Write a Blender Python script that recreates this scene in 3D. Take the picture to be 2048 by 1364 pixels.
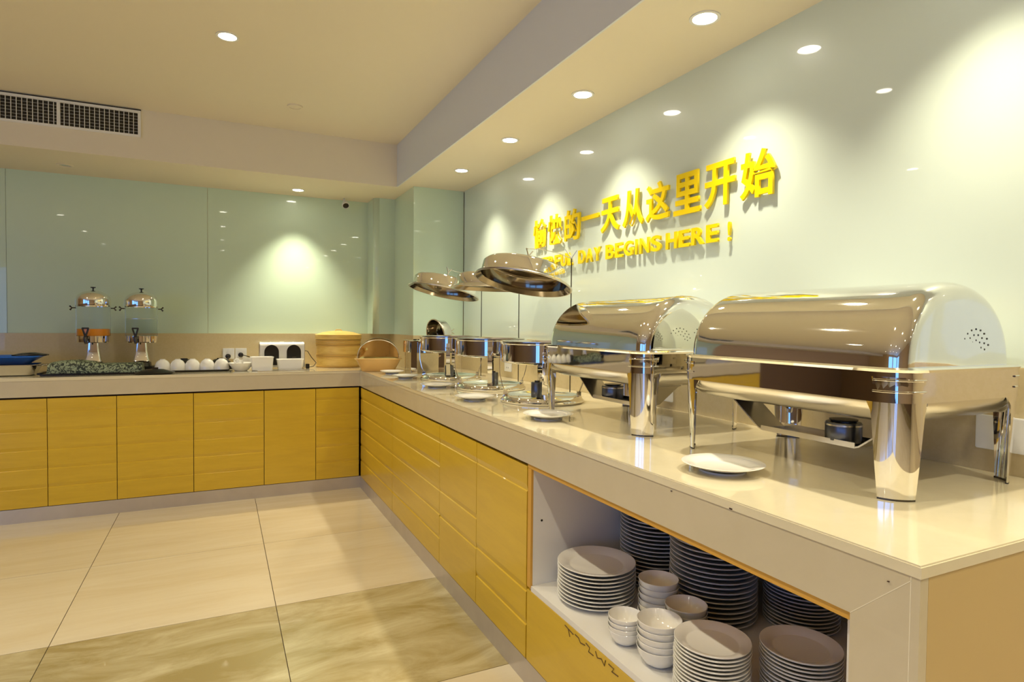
import bpy, bmesh, math, random
from mathutils import Vector, Matrix
random.seed(7)
PI = math.pi
SC = bpy.context.scene
COL = SC.collection
for o in list(bpy.data.objects):
    bpy.data.objects.remove(o)

# ------------------------------------------------------------ camera
cam_d = bpy.data.cameras.new('camera')
cam = bpy.data.objects.new('camera', cam_d)
COL.objects.link(cam)
cam.matrix_world = Matrix(((0.9017255, 0.00320013, -0.43229722, 0),
                           (-0.43220214, 0.02891232, -0.90131315, 0),
                           (0.0096144, 0.99957683, 0.02745408, 1.26),
                           (0, 0, 0, 1)))
cam_d.sensor_fit = 'HORIZONTAL'
cam_d.sensor_width = 36
cam_d.lens = 21.3713
cam_d.clip_start = 0.02
SC.camera = cam

# ------------------------------------------------------------ world, exposure
w = bpy.data.worlds.new('dusk')
SC.world = w
w.use_nodes = True
w.node_tree.nodes['Background'].inputs[0].default_value = (0.16, 0.38, 1.0, 1)
w.node_tree.nodes['Background'].inputs[1].default_value = 2.0
SC.view_settings.view_transform = 'Standard'
SC.view_settings.look = 'None'
SC.view_settings.exposure = 0.36
SC.view_settings.gamma = 1
SC.view_settings.use_curve_mapping = False
WARM = (1.0, 0.90, 0.67)
P_BAR, P_TRAY, P_BACK, LAMP_GLOW = 40, 43, 66, 18

TOP = 0.90          # counter height
SOF = 2.32          # soffit height
TRAY = 2.645        # raised ceiling
XW = 1.765          # glass wall on the right
YB = 5.42           # back wall


# ------------------------------------------------------------ materials
def mat(name, col, rough=0.5, metal=0.0, coat=0.0, trans=0.0, emit=0.0, ior=1.5, spec=0.5, noise=None, bump=None):
    m = bpy.data.materials.new(name)
    m.use_nodes = True
    nt = m.node_tree
    b = nt.nodes['Principled BSDF']
    b.inputs['Base Color'].default_value = (*col, 1)
    b.inputs['Roughness'].default_value = rough
    b.inputs['Metallic'].default_value = metal
    b.inputs['Coat Weight'].default_value = coat
    b.inputs['Coat Roughness'].default_value = 0.02
    b.inputs['Transmission Weight'].default_value = trans
    b.inputs['IOR'].default_value = ior
    b.inputs['Specular IOR Level'].default_value = spec
    if emit:
        b.inputs['Emission Color'].default_value = (*col, 1)
        b.inputs['Emission Strength'].default_value = emit
    tc = nt.nodes.new('ShaderNodeTexCoord')
    if noise:   # (scale vector, other colour, low, high, detail)
        mp = nt.nodes.new('ShaderNodeMapping')
        mp.inputs['Scale'].default_value = noise[0]
        nz = nt.nodes.new('ShaderNodeTexNoise')
        nz.inputs['Scale'].default_value = 1
        nz.inputs['Detail'].default_value = noise[4]
        nz.inputs['Roughness'].default_value = 0.65
        nz.inputs['Distortion'].default_value = 0.6
        r = nt.nodes.new('ShaderNodeValToRGB')
        r.color_ramp.elements[0].position = noise[2]
        r.color_ramp.elements[1].position = noise[3]
        r.color_ramp.elements[0].color = (*col, 1)
        r.color_ramp.elements[1].color = (*noise[1], 1)
        nt.links.new(tc.outputs['Object'], mp.inputs[0])
        oi = nt.nodes.new('ShaderNodeObjectInfo')
        sc = nt.nodes.new('ShaderNodeMath')
        sc.operation = 'MULTIPLY'
        sc.inputs[1].default_value = 37.0
        nt.links.new(oi.outputs['Random'], sc.inputs[0])
        nt.links.new(sc.outputs[0], mp.inputs['Location'])
        nt.links.new(mp.outputs[0], nz.inputs['Vector'])
        nt.links.new(nz.outputs[0], r.inputs[0])
        nt.links.new(r.outputs[0], b.inputs['Base Color'])
    if bump:    # (scale, strength)
        n2 = nt.nodes.new('ShaderNodeTexNoise')
        n2.inputs['Scale'].default_value = bump[0]
        n2.inputs['Detail'].default_value = 4
        bp = nt.nodes.new('ShaderNodeBump')
        bp.inputs['Strength'].default_value = bump[1]
        bp.inputs['Distance'].default_value = 0.01
        nt.links.new(tc.outputs['Object'], n2.inputs['Vector'])
        nt.links.new(n2.outputs[0], bp.inputs['Height'])
        nt.links.new(bp.outputs[0], b.inputs['Normal'])
    return m


M = dict(
    ceiling=mat('ceiling_paint', (0.80, 0.73, 0.58), 0.75),
    fascia=mat('fascia_daylit', (0.72, 0.75, 0.79), 0.6),  # bluish daylight from the windows is tinted into this colour
    mint=mat('mint_glass', (0.61, 0.77, 0.61), 0.30, coat=1.0),
    pale=mat('mint_glass_lit', (0.69, 0.79, 0.71), 0.30, coat=1.0),  # same mint glass; the strong light on the right wall is put into its colour
    splash=mat('splash_stone', (0.64, 0.53, 0.31), 0.22, coat=0.5, noise=((60, 60, 60), (0.62, 0.51, 0.29), 0.4, 0.6, 2)),
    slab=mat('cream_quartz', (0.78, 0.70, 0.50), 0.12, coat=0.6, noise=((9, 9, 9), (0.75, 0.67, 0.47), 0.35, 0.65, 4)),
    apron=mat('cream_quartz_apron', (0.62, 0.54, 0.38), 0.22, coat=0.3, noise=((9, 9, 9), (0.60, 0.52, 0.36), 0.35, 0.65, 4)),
    seam=mat('pale_seam', (0.85, 0.78, 0.6), 0.4),
    yellow=mat('mustard_lacquer', (0.68, 0.445, 0.03), 0.28, coat=0.25, noise=((3, 3, 22), (0.62, 0.395, 0.025), 0.35, 0.7, 3)),
    endpanel=mat('tan_laminate', (0.60, 0.44, 0.20), 0.35, noise=((2, 2, 2), (0.58, 0.42, 0.185), 0.3, 0.7, 3)),
    orange=mat('orange_wood_edge', (0.66, 0.36, 0.06), 0.45),
    gap=mat('dark_gap', (0.05, 0.02, 0.01), 0.8),
    kick=mat('satin_plinth', (0.62, 0.57, 0.52), 0.33, metal=0.55, noise=((4, 4, 4), (0.55, 0.50, 0.46), 0.3, 0.7, 3)),
    white_board=mat('white_board', (0.80, 0.78, 0.74), 0.4),
    tile=mat('cream_tile', (0.72, 0.63, 0.46), 0.16, coat=0.35, noise=((1.3, 9, 1), (0.65, 0.54, 0.36), 0.38, 0.72, 7)),
    marble=mat('olive_marble', (0.34, 0.26, 0.10), 0.18, coat=0.3, noise=((2.2, 6, 1), (0.62, 0.54, 0.34), 0.40, 0.74, 14)),
    grout=mat('grout', (0.10, 0.07, 0.04), 0.8),
    chrome=mat('polished_steel', (0.86, 0.84, 0.80), 0.035, metal=1, bump=(6, 0.012)),
    satin=mat('brushed_steel', (0.72, 0.69, 0.64), 0.22, metal=1),
    dark_steel=mat('dark_steel', (0.10, 0.09, 0.08), 0.25, metal=1),
    china=mat('white_china', (0.86, 0.84, 0.79), 0.12, coat=0.5),
    china2=mat('grey_white_china', (0.72, 0.73, 0.72), 0.16, coat=0.4),
    black=mat('black_plastic', (0.012, 0.01, 0.009), 0.25),
    blue=mat('blue_plastic', (0.015, 0.13, 0.62), 0.3),
    white_pl=mat('white_plastic', (0.83, 0.83, 0.80), 0.3),
    bamboo=mat('bamboo', (0.80, 0.56, 0.16), 0.45, noise=((8, 8, 50), (0.70, 0.45, 0.10), 0.4, 0.65, 4)),
    cane=mat('dark_cane', (0.62, 0.38, 0.09), 0.5),
    toaster=mat('toaster_steel', (0.86, 0.85, 0.82), 0.38, metal=0.45),
    amber=mat('amber_plastic', (0.90, 0.58, 0.20), 0.2, coat=0.5),
    juice=mat('orange_juice', (0.85, 0.30, 0.02), 0.2),
    water=mat('still_water', (0.99, 1.0, 0.99), 0.0, trans=1.0, ior=1.03),
    clear=mat('clear_plastic', (0.97, 0.98, 0.98), 0.02, trans=1.0, ior=1.12),
    acrylic=mat('acrylic_dome', (1.0, 0.84, 0.64), 0.06, trans=1.0, ior=1.15),
    letter=mat('yellow_acrylic', (0.98, 0.72, 0.0), 0.35, coat=0.1),
    lid_inside=mat('lid_inside_reflection', (0.30, 0.25, 0.18), 0.12, metal=1),  # steel underside of the lids, its dark brown reflection put into the colour
    lamp=mat('lamp_glow', (1.0, 0.93, 0.78), 0.5, emit=LAMP_GLOW),
    cloth=None,
    roomwall=mat('tan_wall', (0.58, 0.42, 0.26), 0.7),
    darkwall=mat('dark_timber', (0.20, 0.12, 0.06), 0.5),
    wick=mat('can_metal', (0.16, 0.17, 0.20), 0.3, metal=0.9),
    ink=mat('brown_ink', (0.10, 0.05, 0.01), 0.7),
)


def cloth_material():
    m = mat('patterned_cloth', (0.02, 0.03, 0.02), 0.5)
    nt = m.node_tree
    tc = nt.nodes.new('ShaderNodeTexCoord')
    v = nt.nodes.new('ShaderNodeTexNoise')
    v.inputs['Scale'].default_value = 34
    v.inputs['Detail'].default_value = 3
    v.inputs['Distortion'].default_value = 2.5
    r = nt.nodes.new('ShaderNodeValToRGB')
    r.color_ramp.elements[0].position = 0.46
    r.color_ramp.elements[1].position = 0.54
    r.color_ramp.elements[0].color = (0.02, 0.03, 0.02, 1)
    r.color_ramp.elements[1].color = (0.32, 0.38, 0.24, 1)
    nt.links.new(tc.outputs['Object'], v.inputs['Vector'])
    nt.links.new(v.outputs[0], r.inputs[0])
    nt.links.new(r.outputs[0], nt.nodes['Principled BSDF'].inputs['Base Color'])
    return m


M['cloth'] = cloth_material()


# ------------------------------------------------------------ mesh helpers
def BM():
    return bmesh.new()


def box(bm, x0, x1, y0, y1, z0, z1, bev=0.0):
    vs = [bm.verts.new((x, y, z)) for x in (x0, x1) for y in (y0, y1) for z in (z0, z1)]
    f = []
    for idx in ((0, 1, 3, 2), (4, 6, 7, 5), (0, 4, 5, 1), (2, 3, 7, 6), (0, 2, 6, 4), (1, 5, 7, 3)):
        f.append(bm.faces.new([vs[i] for i in idx]))
    if bev:
        es = list({e for q in f for e in q.edges})
        bmesh.ops.bevel(bm, geom=es, offset=bev, segments=2, affect='EDGES')
    return bm


def prism(bm, pts, z0, z1):
    """closed polygon (x, y) extruded in z"""
    a = [bm.verts.new((p[0], p[1], z0)) for p in pts]
    b = [bm.verts.new((p[0], p[1], z1)) for p in pts]
    n = len(pts)
    bm.faces.new(a[::-1])
    bm.faces.new(b)
    for i in range(n):
        bm.faces.new((a[i], a[(i + 1) % n], b[(i + 1) % n], b[i]))
    return bm


def lathe(bm, prof, n=32, c=(0, 0), closed=False, sx=1.0, sy=1.0):
    """profile of (r, z) spun about z; r = 0 ends become poles"""
    rings = []
    for r, z in prof:
        if r < 1e-6:
            rings.append([bm.verts.new((c[0], c[1], z))])
        else:
            rings.append([bm.verts.new((c[0] + sx * r * math.cos(2 * PI * k / n), c[1] + sy * r * math.sin(2 * PI * k / n), z)) for k in range(n)])
    pairs = list(zip(rings, rings[1:]))
    if closed:
        pairs.append((rings[-1], rings[0]))
    for A, B in pairs:
        for k in range(n):
            k2 = (k + 1) % n
            if len(A) == 1 and len(B) == 1:
                continue
            if len(A) == 1:
                bm.faces.new((A[0], B[k2], B[k]))
            elif len(B) == 1:
                bm.faces.new((A[k], A[k2], B[0]))
            else:
                bm.faces.new((A[k], A[k2], B[k2], B[k]))
    return bm


def tube(bm, pts, r, n=8, cap=True):
    """round bar through 3-D points; r a number or a list"""
    P = [Vector(p) for p in pts]
    R = r if isinstance(r, (list, tuple)) else [r] * len(P)
    rings = []
    up = None
    for i, p in enumerate(P):
        d = (P[min(i + 1, len(P) - 1)] - P[max(i - 1, 0)]).normalized()
        if up is None:
            up = Vector((0, 0, 1)) if abs(d.z) < 0.9 else Vector((1, 0, 0))
        u = (up - d * up.dot(d)).normalized()
        v = d.cross(u)
        up = u
        rings.append([bm.verts.new(p + (u * math.cos(2 * PI * k / n) + v * math.sin(2 * PI * k / n)) * R[i]) for k in range(n)])
    for A, B in zip(rings, rings[1:]):
        for k in range(n):
            bm.faces.new((A[k], A[(k + 1) % n], B[(k + 1) % n], B[k]))
    if cap:
        bm.faces.new(rings[0][::-1])
        bm.faces.new(rings[-1])
    return bm


def grid(bm, rows, close_u=False):
    """quads between equal length rows of points"""
    V = [[bm.verts.new(p) for p in r] for r in rows]
    for A, B in zip(V, V[1:]):
        m = len(A)
        for k in range(m if close_u else m - 1):
            bm.faces.new((A[k], A[(k + 1) % m], B[(k + 1) % m], B[k]))
    return V


def strap(bm, pts, width, t=0.003, axis='x'):
    """flat metal strip following (y, z) points, its width along x (or swapped)"""
    P = [Vector((p[0], p[1])) for p in pts]
    lo, hi = [], []
    for i, p in enumerate(P):
        d = (P[min(i + 1, len(P) - 1)] - P[max(i - 1, 0)]).normalized()
        nrm = Vector((-d.y, d.x)) * t / 2
        lo.append(p - nrm)
        hi.append(p + nrm)
    loop = lo + hi[::-1]
    h = width / 2
    f = (lambda s, q: (s, q.x, q.y)) if axis == 'x' else (lambda s, q: (q.x, s, q.y))
    a = [bm.verts.new(f(-h, q)) for q in loop]
    b = [bm.verts.new(f(h, q)) for q in loop]
    n = len(loop)
    for i in range(n):
        bm.faces.new((a[i], a[(i + 1) % n], b[(i + 1) % n], b[i]))
    m = len(lo)
    for i in range(m - 1):
        j = n - 1 - i
        bm.faces.new((a[i], a[i + 1], a[j - 1], a[j]))
        bm.faces.new((b[i], b[j], b[j - 1], b[i + 1]))
    return bm


def obj(name, bm, m, parent=None, smooth=False, loc=None):
    bmesh.ops.recalc_face_normals(bm, faces=bm.faces)
    me = bpy.data.meshes.new(name)
    bm.to_mesh(me)
    bm.free()
    if m:
        me.materials.append(m)
    if smooth:
        for p in me.polygons:
            p.use_smooth = True
        me.set_sharp_from_angle(angle=math.radians(smooth if smooth is not True else 40))
    o = bpy.data.objects.new(name, me)
    COL.objects.link(o)
    if parent:
        o.parent = parent
    if loc:
        o.location = loc
    return o


def tag(o, label, cat, group=None):
    o['label'] = label
    o['category'] = cat
    if group:
        o['group'] = group
    return o


def thing(name, label, cat, loc=(0, 0, 0), rz=0, group=None):
    o = bpy.data.objects.new(name, None)
    o.empty_display_size = 0.05
    COL.objects.link(o)
    o.location = loc
    o.rotation_euler = (0, 0, rz)
    return tag(o, label, cat, group)


def struct(name, bm, m, parent=None):
    o = obj(name, bm, m, parent)
    if not parent:
        o['kind'] = 'structure'
    return o


def dup(root, loc, label, group=None, rz=None):
    r = root.copy()
    COL.objects.link(r)
    r.location = loc
    if rz is not None:
        r.rotation_euler = (0, 0, rz)
    r['label'] = label
    if group:
        r['group'] = group
    for ch in list(root.children):
        c = ch.copy()
        COL.objects.link(c)
        c.parent = r
        for g in ch.children:
            d = g.copy()
            COL.objects.link(d)
            d.parent = c
    return r


# ------------------------------------------------------------ room shell
XL, YF, XE = -6.0, -4.5, -2.7     # left wall, wall behind the camera, end of the back wall
ceil = struct('ceiling', box(BM(), XL, 1.25, YF, 4.689, TRAY, TRAY + 0.08), M['ceiling'])
t1 = struct('trim_1', box(BM(), 1.25, XW + 0.1, YF, 4.689, SOF, TRAY + 0.08), M['ceiling'])       # soffit above the counter
t2 = struct('trim_2', box(BM(), XL, XW + 0.1, 4.689, YB + 0.1, SOF, TRAY + 0.08), M['ceiling'])   # soffit along the back
bm = box(BM(), 1.242, 1.25, YF, 4.689, SOF, TRAY)
t3 = struct('trim_3', bm, M['fascia'])

flo = struct('floor', box(BM(), XL - 0.1, XW + 0.1, YF - 0.1, YB + 0.11, -0.06, -0.004), M['grout'])
xs = [-0.602 + 0.82 * k for k in range(-7, 4)]
ys = [2.005 + 0.845 * k for k in range(-8, 4)] + [5.42]
for i in range(len(xs) - 1):
    for j in range(len(ys) - 1):
        x0, x1, y0, y1 = xs[i], min(xs[i + 1], XW), ys[j], ys[j + 1]
        if abs(y1 - 4.54) < 0.02:
            y1 = 5.42
        if y0 > 4.5:
            continue
        g = 0.0016
        cxx, cyy = (x0 + x1) / 2, (y0 + y1) / 2
        bm = box(BM(), x0 - cxx + g, x1 - cxx - g, y0 - cyy + g, y1 - cyy - g, -0.012, 0.0)
        mk = M['marble'] if j in (8, 4, 0) else M['tile']
        obj('tile', bm, mk, flo, loc=(cxx, cyy, 0))

# right wall: core, stone splash with a ledge, glass cladding
wr = struct('wall_right', box(BM(), XW + 0.012, XW + 0.12, YF, YB + 0.1, 0, SOF), M['splash'])
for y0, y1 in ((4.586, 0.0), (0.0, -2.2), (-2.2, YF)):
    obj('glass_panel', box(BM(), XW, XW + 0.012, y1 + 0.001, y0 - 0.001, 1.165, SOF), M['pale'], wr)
obj('stone_splash', box(BM(), 1.752, XW + 0.012, YF, 4.6, TOP - 0.02, 1.166, 0.002), M['splash'], wr)
# back wall
wb = struct('wall_back', box(BM(), XE, XW + 0.12, YB + 0.012, YB + 0.12, 0, SOF), M['splash'])
for x0, x1 in ((XE, -1.36), (-1.36, -0.09), (-0.09, 1.3)):
    obj('glass_panel', box(BM(), x0 + 0.001, x1 - 0.001, YB, YB + 0.012, 1.165, SOF), M['mint'], wb)
obj('stone_splash', box(BM(), XE, 1.36, 5.33, YB + 0.012, TOP - 0.02, 1.166, 0.002), M['splash'], wb)
obj('plain_part', box(BM(), XL, XE - 0.001, YB, YB + 0.12, 1.25, SOF), M['roomwall'], wb)
obj('dado', box(BM(), XL, XE - 0.001, YB - 0.02, YB + 0.12, 0, 1.25), M['darkwall'], wb)
# two stepped columns in the corner
r = 0.045
pts = [(XW, 5.17), (XW, 5.42), (1.175, 5.42)] + [(1.175 + r - r * math.cos(a), 5.17 + r - r * math.sin(a)) for a in [k * PI / 2 / 8 for k in range(9)]]
c1 = struct('trim_4', prism(BM(), pts, 1.166, SOF), M['mint'])
for p in c1.data.polygons:
    p.use_smooth = abs(p.normal.z) < 0.5 and p.area < 0.02
c2 = struct('trim_5', box(BM(), 1.352, XW, 4.6, 5.17, 1.166, SOF), M['mint'])
c3 = struct('trim_6', box(BM(), 1.352, XW, 4.598, 5.33, TOP - 0.02, 1.166), M['splash'])
# the rest of the room
wl = struct('wall_left', box(BM(), XL - 0.1, XL, YF, YB + 0.12, 0, 1.0), M['darkwall'])
for a, b_ in ((-4.5, -4.2), (-1.4, -0.9), (1.6, YB + 0.12)):
    obj('pier', box(BM(), XL - 0.1, XL, a, b_, 1.0, 2.3), M['roomwall'], wl)
obj('lintel', box(BM(), XL - 0.1, XL, YF, YB + 0.12, 2.3, TRAY), M['roomwall'], wl)
wf = struct('wall_front', box(BM(), XL, XW + 0.1, YF - 0.1, YF, 0, 0.25), M['darkwall'])
for a, b_ in ((XL, -5.85), (-3.85, XW + 0.1)):
    obj('pier', box(BM(), a, b_, YF - 0.1, YF, 0.25, 2.3), M['roomwall'], wf)
obj('lintel', box(BM(), XL, XW + 0.1, YF - 0.1, YF, 2.3, TRAY), M['roomwall'], wf)
obj('mullion', box(BM(), -4.88, -4.82, YF - 0.06, YF, 0.25, 2.3), M['darkwall'], wf)
# ------------------------------------------------------------ downlights


def spot(x, y, z, power, size=96, blend=0.9, rad=0.028):
    l = bpy.data.lights.new('downlight_beam', 'SPOT')
    l.energy = power
    l.color = WARM
    l.spot_size = math.radians(size)
    l.spot_blend = blend
    l.shadow_soft_size = rad
    o = bpy.data.objects.new('downlight_beam', l)
    COL.objects.link(o)
    o.location = (x, y, z - 0.012)
    return o


def downlight(x, y, z, power, label, group, first=[None], lit=True, size=96):
    if first[0] is None:
        t = thing('ceiling_downlight', label, 'ceiling light', (x, y, z), 0, group)
        obj('trim_ring', lathe(BM(), [(0.042, 0.02), (0.052, 0.0), (0.052, -0.004), (0.041, -0.004), (0.036, 0.02)], 32, closed=True), M['white_pl'], t, True)
        d = obj('lens', lathe(BM(), [(0.0, -0.0015), (0.0405, -0.0015), (0.0405, 0.015), (0.0, 0.015)], 32), M['lamp'], t)
        first[0] = t
    else:
        t = dup(first[0], (x, y, z), label, group)
    if lit:
        spot(x, y, z, power, size)
    return t


ORD = 'topmost,second,third,fourth,fifth,sixth,seventh,eighth,ninth,tenth,eleventh,twelfth,thirteenth,fourteenth,fifteenth,sixteenth,seventeenth,eighteenth,nineteenth,twentieth'.split(',')
bar_y = [3.97, 3.19, 2.41, 1.63, 0.85, 0.07, -0.71, -1.49, -2.4]
bl = ['nearest the corner column above the long counter', 'second from the corner above the long counter',
      'third from the corner above the long counter', 'above the long counter, nearest in view, at the picture top']
for i, y in enumerate(bar_y):
    lb = 'round lit recessed downlight ' + (bl[i] if i < 4 else 'out of frame, %s beyond the four in view' % ORD[i - 4].replace('topmost', 'first'))
    downlight(1.505, y, SOF, P_BAR if y > -1 else P_BAR * 0.7, lb, 'downlights above the long counter')
downlight(0.563, 5.165, SOF, P_BACK, 'round lit recessed downlight in the low back ceiling near the camera dome', 'downlights in the back soffit', size=84)
k = 0
for x in (0.035, -1.9, -3.9):
    for y in (3.3, 2.3, 1.0, -0.6, -2.3):
        if y == 2.3 and x < 0:
            continue
        k += 1
        lb = 'round lit recessed downlight in the raised ceiling, alone at upper left' if k == 1 else 'round lit downlight in the raised ceiling, %s row, %s' % (
            {0.035: 'first', -1.9: 'middle', -3.9: 'far left'}[x], {3.3: 'towards the back wall', 2.3: 'overhead', 1.0: 'beside the viewer', -0.6: 'just behind the viewer', -2.3: 'at the rear'}[y])
        downlight(x, y, TRAY, P_TRAY, lb, 'downlights in the raised ceiling', size=140)

# unlit fittings
t = thing('unlit_downlight', 'unlit recessed downlight with a pale rim, low back ceiling at far left', 'ceiling light', (-0.958, 5.114, SOF))
obj('trim_ring', lathe(BM(), [(0.038, 0.0), (0.05, 0.0), (0.05, -0.005), (0.038, -0.005)], 32, closed=True), M['ceiling'], t, True)
obj('lens', lathe(BM(), [(0, -0.001), (0.038, -0.001), (0.038, 0.0), (0, 0.0)], 32), M['satin'], t)
t = thing('smoke_detector', 'small flush pale round fitting on the raised ceiling, unlit', 'detector', (0.435, 4.159, TRAY))
obj('rim', lathe(BM(), [(0.036, 0), (0.048, 0), (0.046, -0.008), (0.036, -0.008)], 32, closed=True), M['ceiling'], t, True)
obj('disc', lathe(BM(), [(0, -0.005), (0.036, -0.005), (0.036, 0), (0, 0)], 32), M['ceiling'], t)
# camera dome
t = thing('security_camera', 'small black and white security camera under the back ceiling corner', 'camera', (0.955, 5.33, SOF))
obj('bracket', tube(BM(), [(0, 0, 0), (0, 0, -0.03), (0.008, -0.01, -0.04)], 0.008), M['white_pl'], t)
bm = lathe(BM(), [(0, 0.03), (0.022, 0.03), (0.03, 0.0), (0.03, -0.02), (0.026, -0.022), (0.024, -0.016)], 20)
bmesh.ops.rotate(bm, verts=bm.verts, matrix=Matrix.Rotation(math.radians(-50), 3, 'X'))
bmesh.ops.translate(bm, verts=bm.verts, vec=(0.008, -0.02, -0.055))
obj('housing', bm, M['white_pl'], t, True)
bm = lathe(BM(), [(0, -0.02), (0.024, -0.0185), (0.024, -0.016), (0, -0.016)], 20)
bmesh.ops.rotate(bm, verts=bm.verts, matrix=Matrix.Rotation(math.radians(-50), 3, 'X'))
bmesh.ops.translate(bm, verts=bm.verts, vec=(0.008, -0.02, -0.055))
obj('lens', bm, M['black'], t, True)

# air vent in the back fascia
VX0, VX1, VZ0, VZ1, VY = -2.0, -0.467, 2.462, 2.632, 4.689
t = thing('air_vent', 'long pale grille with dark slots in the raised ceiling step at left', 'vent', (VX0, VY, VZ0))
W_, H_ = VX1 - VX0, VZ1 - VZ0
bm = BM()
box(bm, 0, W_, -0.012, 0, 0, 0.014)
box(bm, 0, W_, -0.012, 0, H_ - 0.016, H_)
box(bm, 0, 0.016, -0.012, 0, 0.014, H_ - 0.016)
box(bm, W_ - 0.016, W_, -0.012, 0, 0.014, H_ - 0.016)
for xx in (W_ - 0.44, W_ - 0.885, W_ - 1.33):
    box(bm, xx - 0.009, xx + 0.009, -0.012, 0, 0.014, H_ - 0.016)
obj('frame', bm, M['white_pl'], t)
obj('dark_cavity', box(BM(), 0.01, W_ - 0.01, -0.001, -0.0002, 0.01, H_ - 0.01), M['black'], t)
obj('shadow_gap', box(BM(), 0.0, W_ + 0.002, -0.008, 0, H_ + 0.001, H_ + 0.008), M['black'], t)
bm = box(BM(), -0.0016, 0.0016, -0.010, -0.003, 0.014, H_ - 0.016)
blade0 = None
x = W_ - 0.016 - 0.0245
while x > 0.03:
    if min(abs(x - (W_ - q)) for q in (0.44, 0.885, 1.33)) > 0.012:
        if blade0 is None:
            blade0 = obj('blade', bm, M['white_pl'], t, loc=(x, 0, 0))
        else:
            b = blade0.copy()
            COL.objects.link(b)
            b.parent = t
            b.location = (x, 0, 0)
    x -= 0.0265
bm = BM()
for q in range(6):
    z = 0.014 + (H_ - 0.03) * (q + 1) / 7
    box(bm, 0.016, W_ - 0.016, -0.004, -0.0028, z - 0.0006, z + 0.0006)
obj('cross_wires', bm, M['white_pl'], t)['kind'] = 'stuff'

# ------------------------------------------------------------ counter
XF, YFR, YN = 0.955, 4.665, 0.552      # long counter front plane, back counter front plane, near end
t = thing('worktop', 'cream stone worktop running round the corner with a deep front apron', 'worktop', (0, 0, 0))
XLE = -2.6
bm = prism(BM(), [(XF - 0.002, YN - 0.002), (1.752, YN - 0.002), (1.752, 4.598), (1.352, 4.598), (1.352, 5.33), (XLE, 5.33), (XLE, YFR - 0.002), (XF - 0.002, YFR - 0.002)], TOP - 0.02, TOP)
bmesh.ops.bevel(bm, geom=[e for e in bm.edges if all(v.co.z > TOP - 0.001 for v in e.verts)], offset=0.0025, segments=2, affect='EDGES')
obj('stone_top', bm, M['slab'], t)
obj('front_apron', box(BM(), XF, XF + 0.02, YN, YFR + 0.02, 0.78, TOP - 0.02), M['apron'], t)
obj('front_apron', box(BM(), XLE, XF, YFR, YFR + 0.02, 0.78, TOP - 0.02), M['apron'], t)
obj('end_pier', box(BM(), XF, XF + 0.02, YN, 0.664, 0.0, 0.78), M['apron'], t)
# joints on the front face
bm = BM()
def seam(bm, a, b, wd=0.0012):
    d = Vector((b[0] - a[0], b[1] - a[1])).normalized()
    n = Vector((-d.y, d.x)) * wd / 2
    q = [(a[0] + n.x, a[1] + n.y), (b[0] + n.x, b[1] + n.y), (b[0] - n.x, b[1] - n.y), (a[0] - n.x, a[1] - n.y)]
    A = [bm.verts.new((XF - 0.0004, p[0], p[1])) for p in q]
    B = [bm.verts.new((XF + 0.0006, p[0], p[1])) for p in q]
    bm.faces.new(A); bm.faces.new(B[::-1])
    for i in range(4):
        bm.faces.new((A[i], A[(i + 1) % 4], B[(i + 1) % 4], B[i]))
seam(bm, (0.566, 0.872), (0.664, 0.78))
seam(bm, (0.566, 0.878), (0.566, 0.0))
obj('joint_line', bm, M['seam'], t)
# chips on the edge of the stone
bm = BM()
for yy, zz, s in ((0.93, 0.882, 0.004), (1.115, 0.872, 0.002), (0.60, 0.858, 0.0015)):
    box(bm, XF - 0.0028, XF + 0.001, yy - s, yy + s, zz - s * 0.35, zz + s * 0.35)
obj('edge_chip', bm, M['gap'], t)

ep = tag(obj('end_panel', box(BM(), XF + 0.0205, 1.752, YN, YN + 0.02, 0.0, TOP - 0.0205), M['endpanel']), 'plain tan end panel closing the near end of the long counter', 'panel')


def door_mesh(w_, h, grooves, th=0.018):
    """lacquered door, width along x, front face at y = -th, with shallow stepped grooves"""
    prof = [(0.0, 0.0), (-th, 0.0)]
    for z in sorted(grooves):
        prof += [(-th, z - 0.003), (-th + 0.004, z), (-th + 0.004, z + 0.003), (-th, z + 0.022)]
    prof += [(-th, h), (0.0, h)]
    bm = BM()
    a = [bm.verts.new((0, y, z)) for y, z in prof]
    b = [bm.verts.new((w_, y, z)) for y, z in prof]
    n = len(prof)
    for i in range(n):
        bm.faces.new((a[i], a[(i + 1) % n], b[(i + 1) % n], b[i]))
    bm.faces.new(a[::-1])
    bm.faces.new(b)
    return bm


def cabinet(label, loc, rz, w_, grooves, depth=0.5):
    """local x along the front, y into the cabinet"""
    c = thing('base_cabinet', label, 'cabinet', loc, rz, 'mustard base cabinets')
    obj('carcass', box(BM(), 0.0005, w_ - 0.0005, 0.0, depth, 0.0, 0.684), M['gap'], c)
    obj('door', door_mesh(w_ - 0.004, 0.676, grooves), M['yellow'], c, loc=(0.002, 0, 0.002))
    return c


G6 = [0.118 * k for k in range(1, 6)]
bx = [-2.6, -1.84, -1.42, -0.98, -0.612, -0.168, 0.279, 0.634, 0.952]
bn = ['out of frame left, second past the picture edge', 'out of frame left, first past the picture edge', 'at the left picture edge, under the blue tray',
      'second from the left picture edge, under the drink dispensers', 'under the right drink dispenser and egg tray', 'wide one under the black tray of white domes',
      'plain ungrooved door under the toaster', 'in the inner corner under the bamboo steamer']
for i in range(8):
    cabinet('mustard yellow base cabinet, ' + bn[i], (bx[i], YFR + 0.022, 0.09), 0, bx[i + 1] - bx[i], [] if i == 6 else G6)
by = [4.645, 3.70, 2.80, 2.328, 1.866]
rn = ['wide one beside the inner corner of the long counter', 'second from the inner corner of the long counter', 'narrow one, second from the open shelf', 'next to the open shelf of plates']
gr = [G6, G6, [0.23, 0.355, 0.59], [0.118, 0.236, 0.59]]
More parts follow.
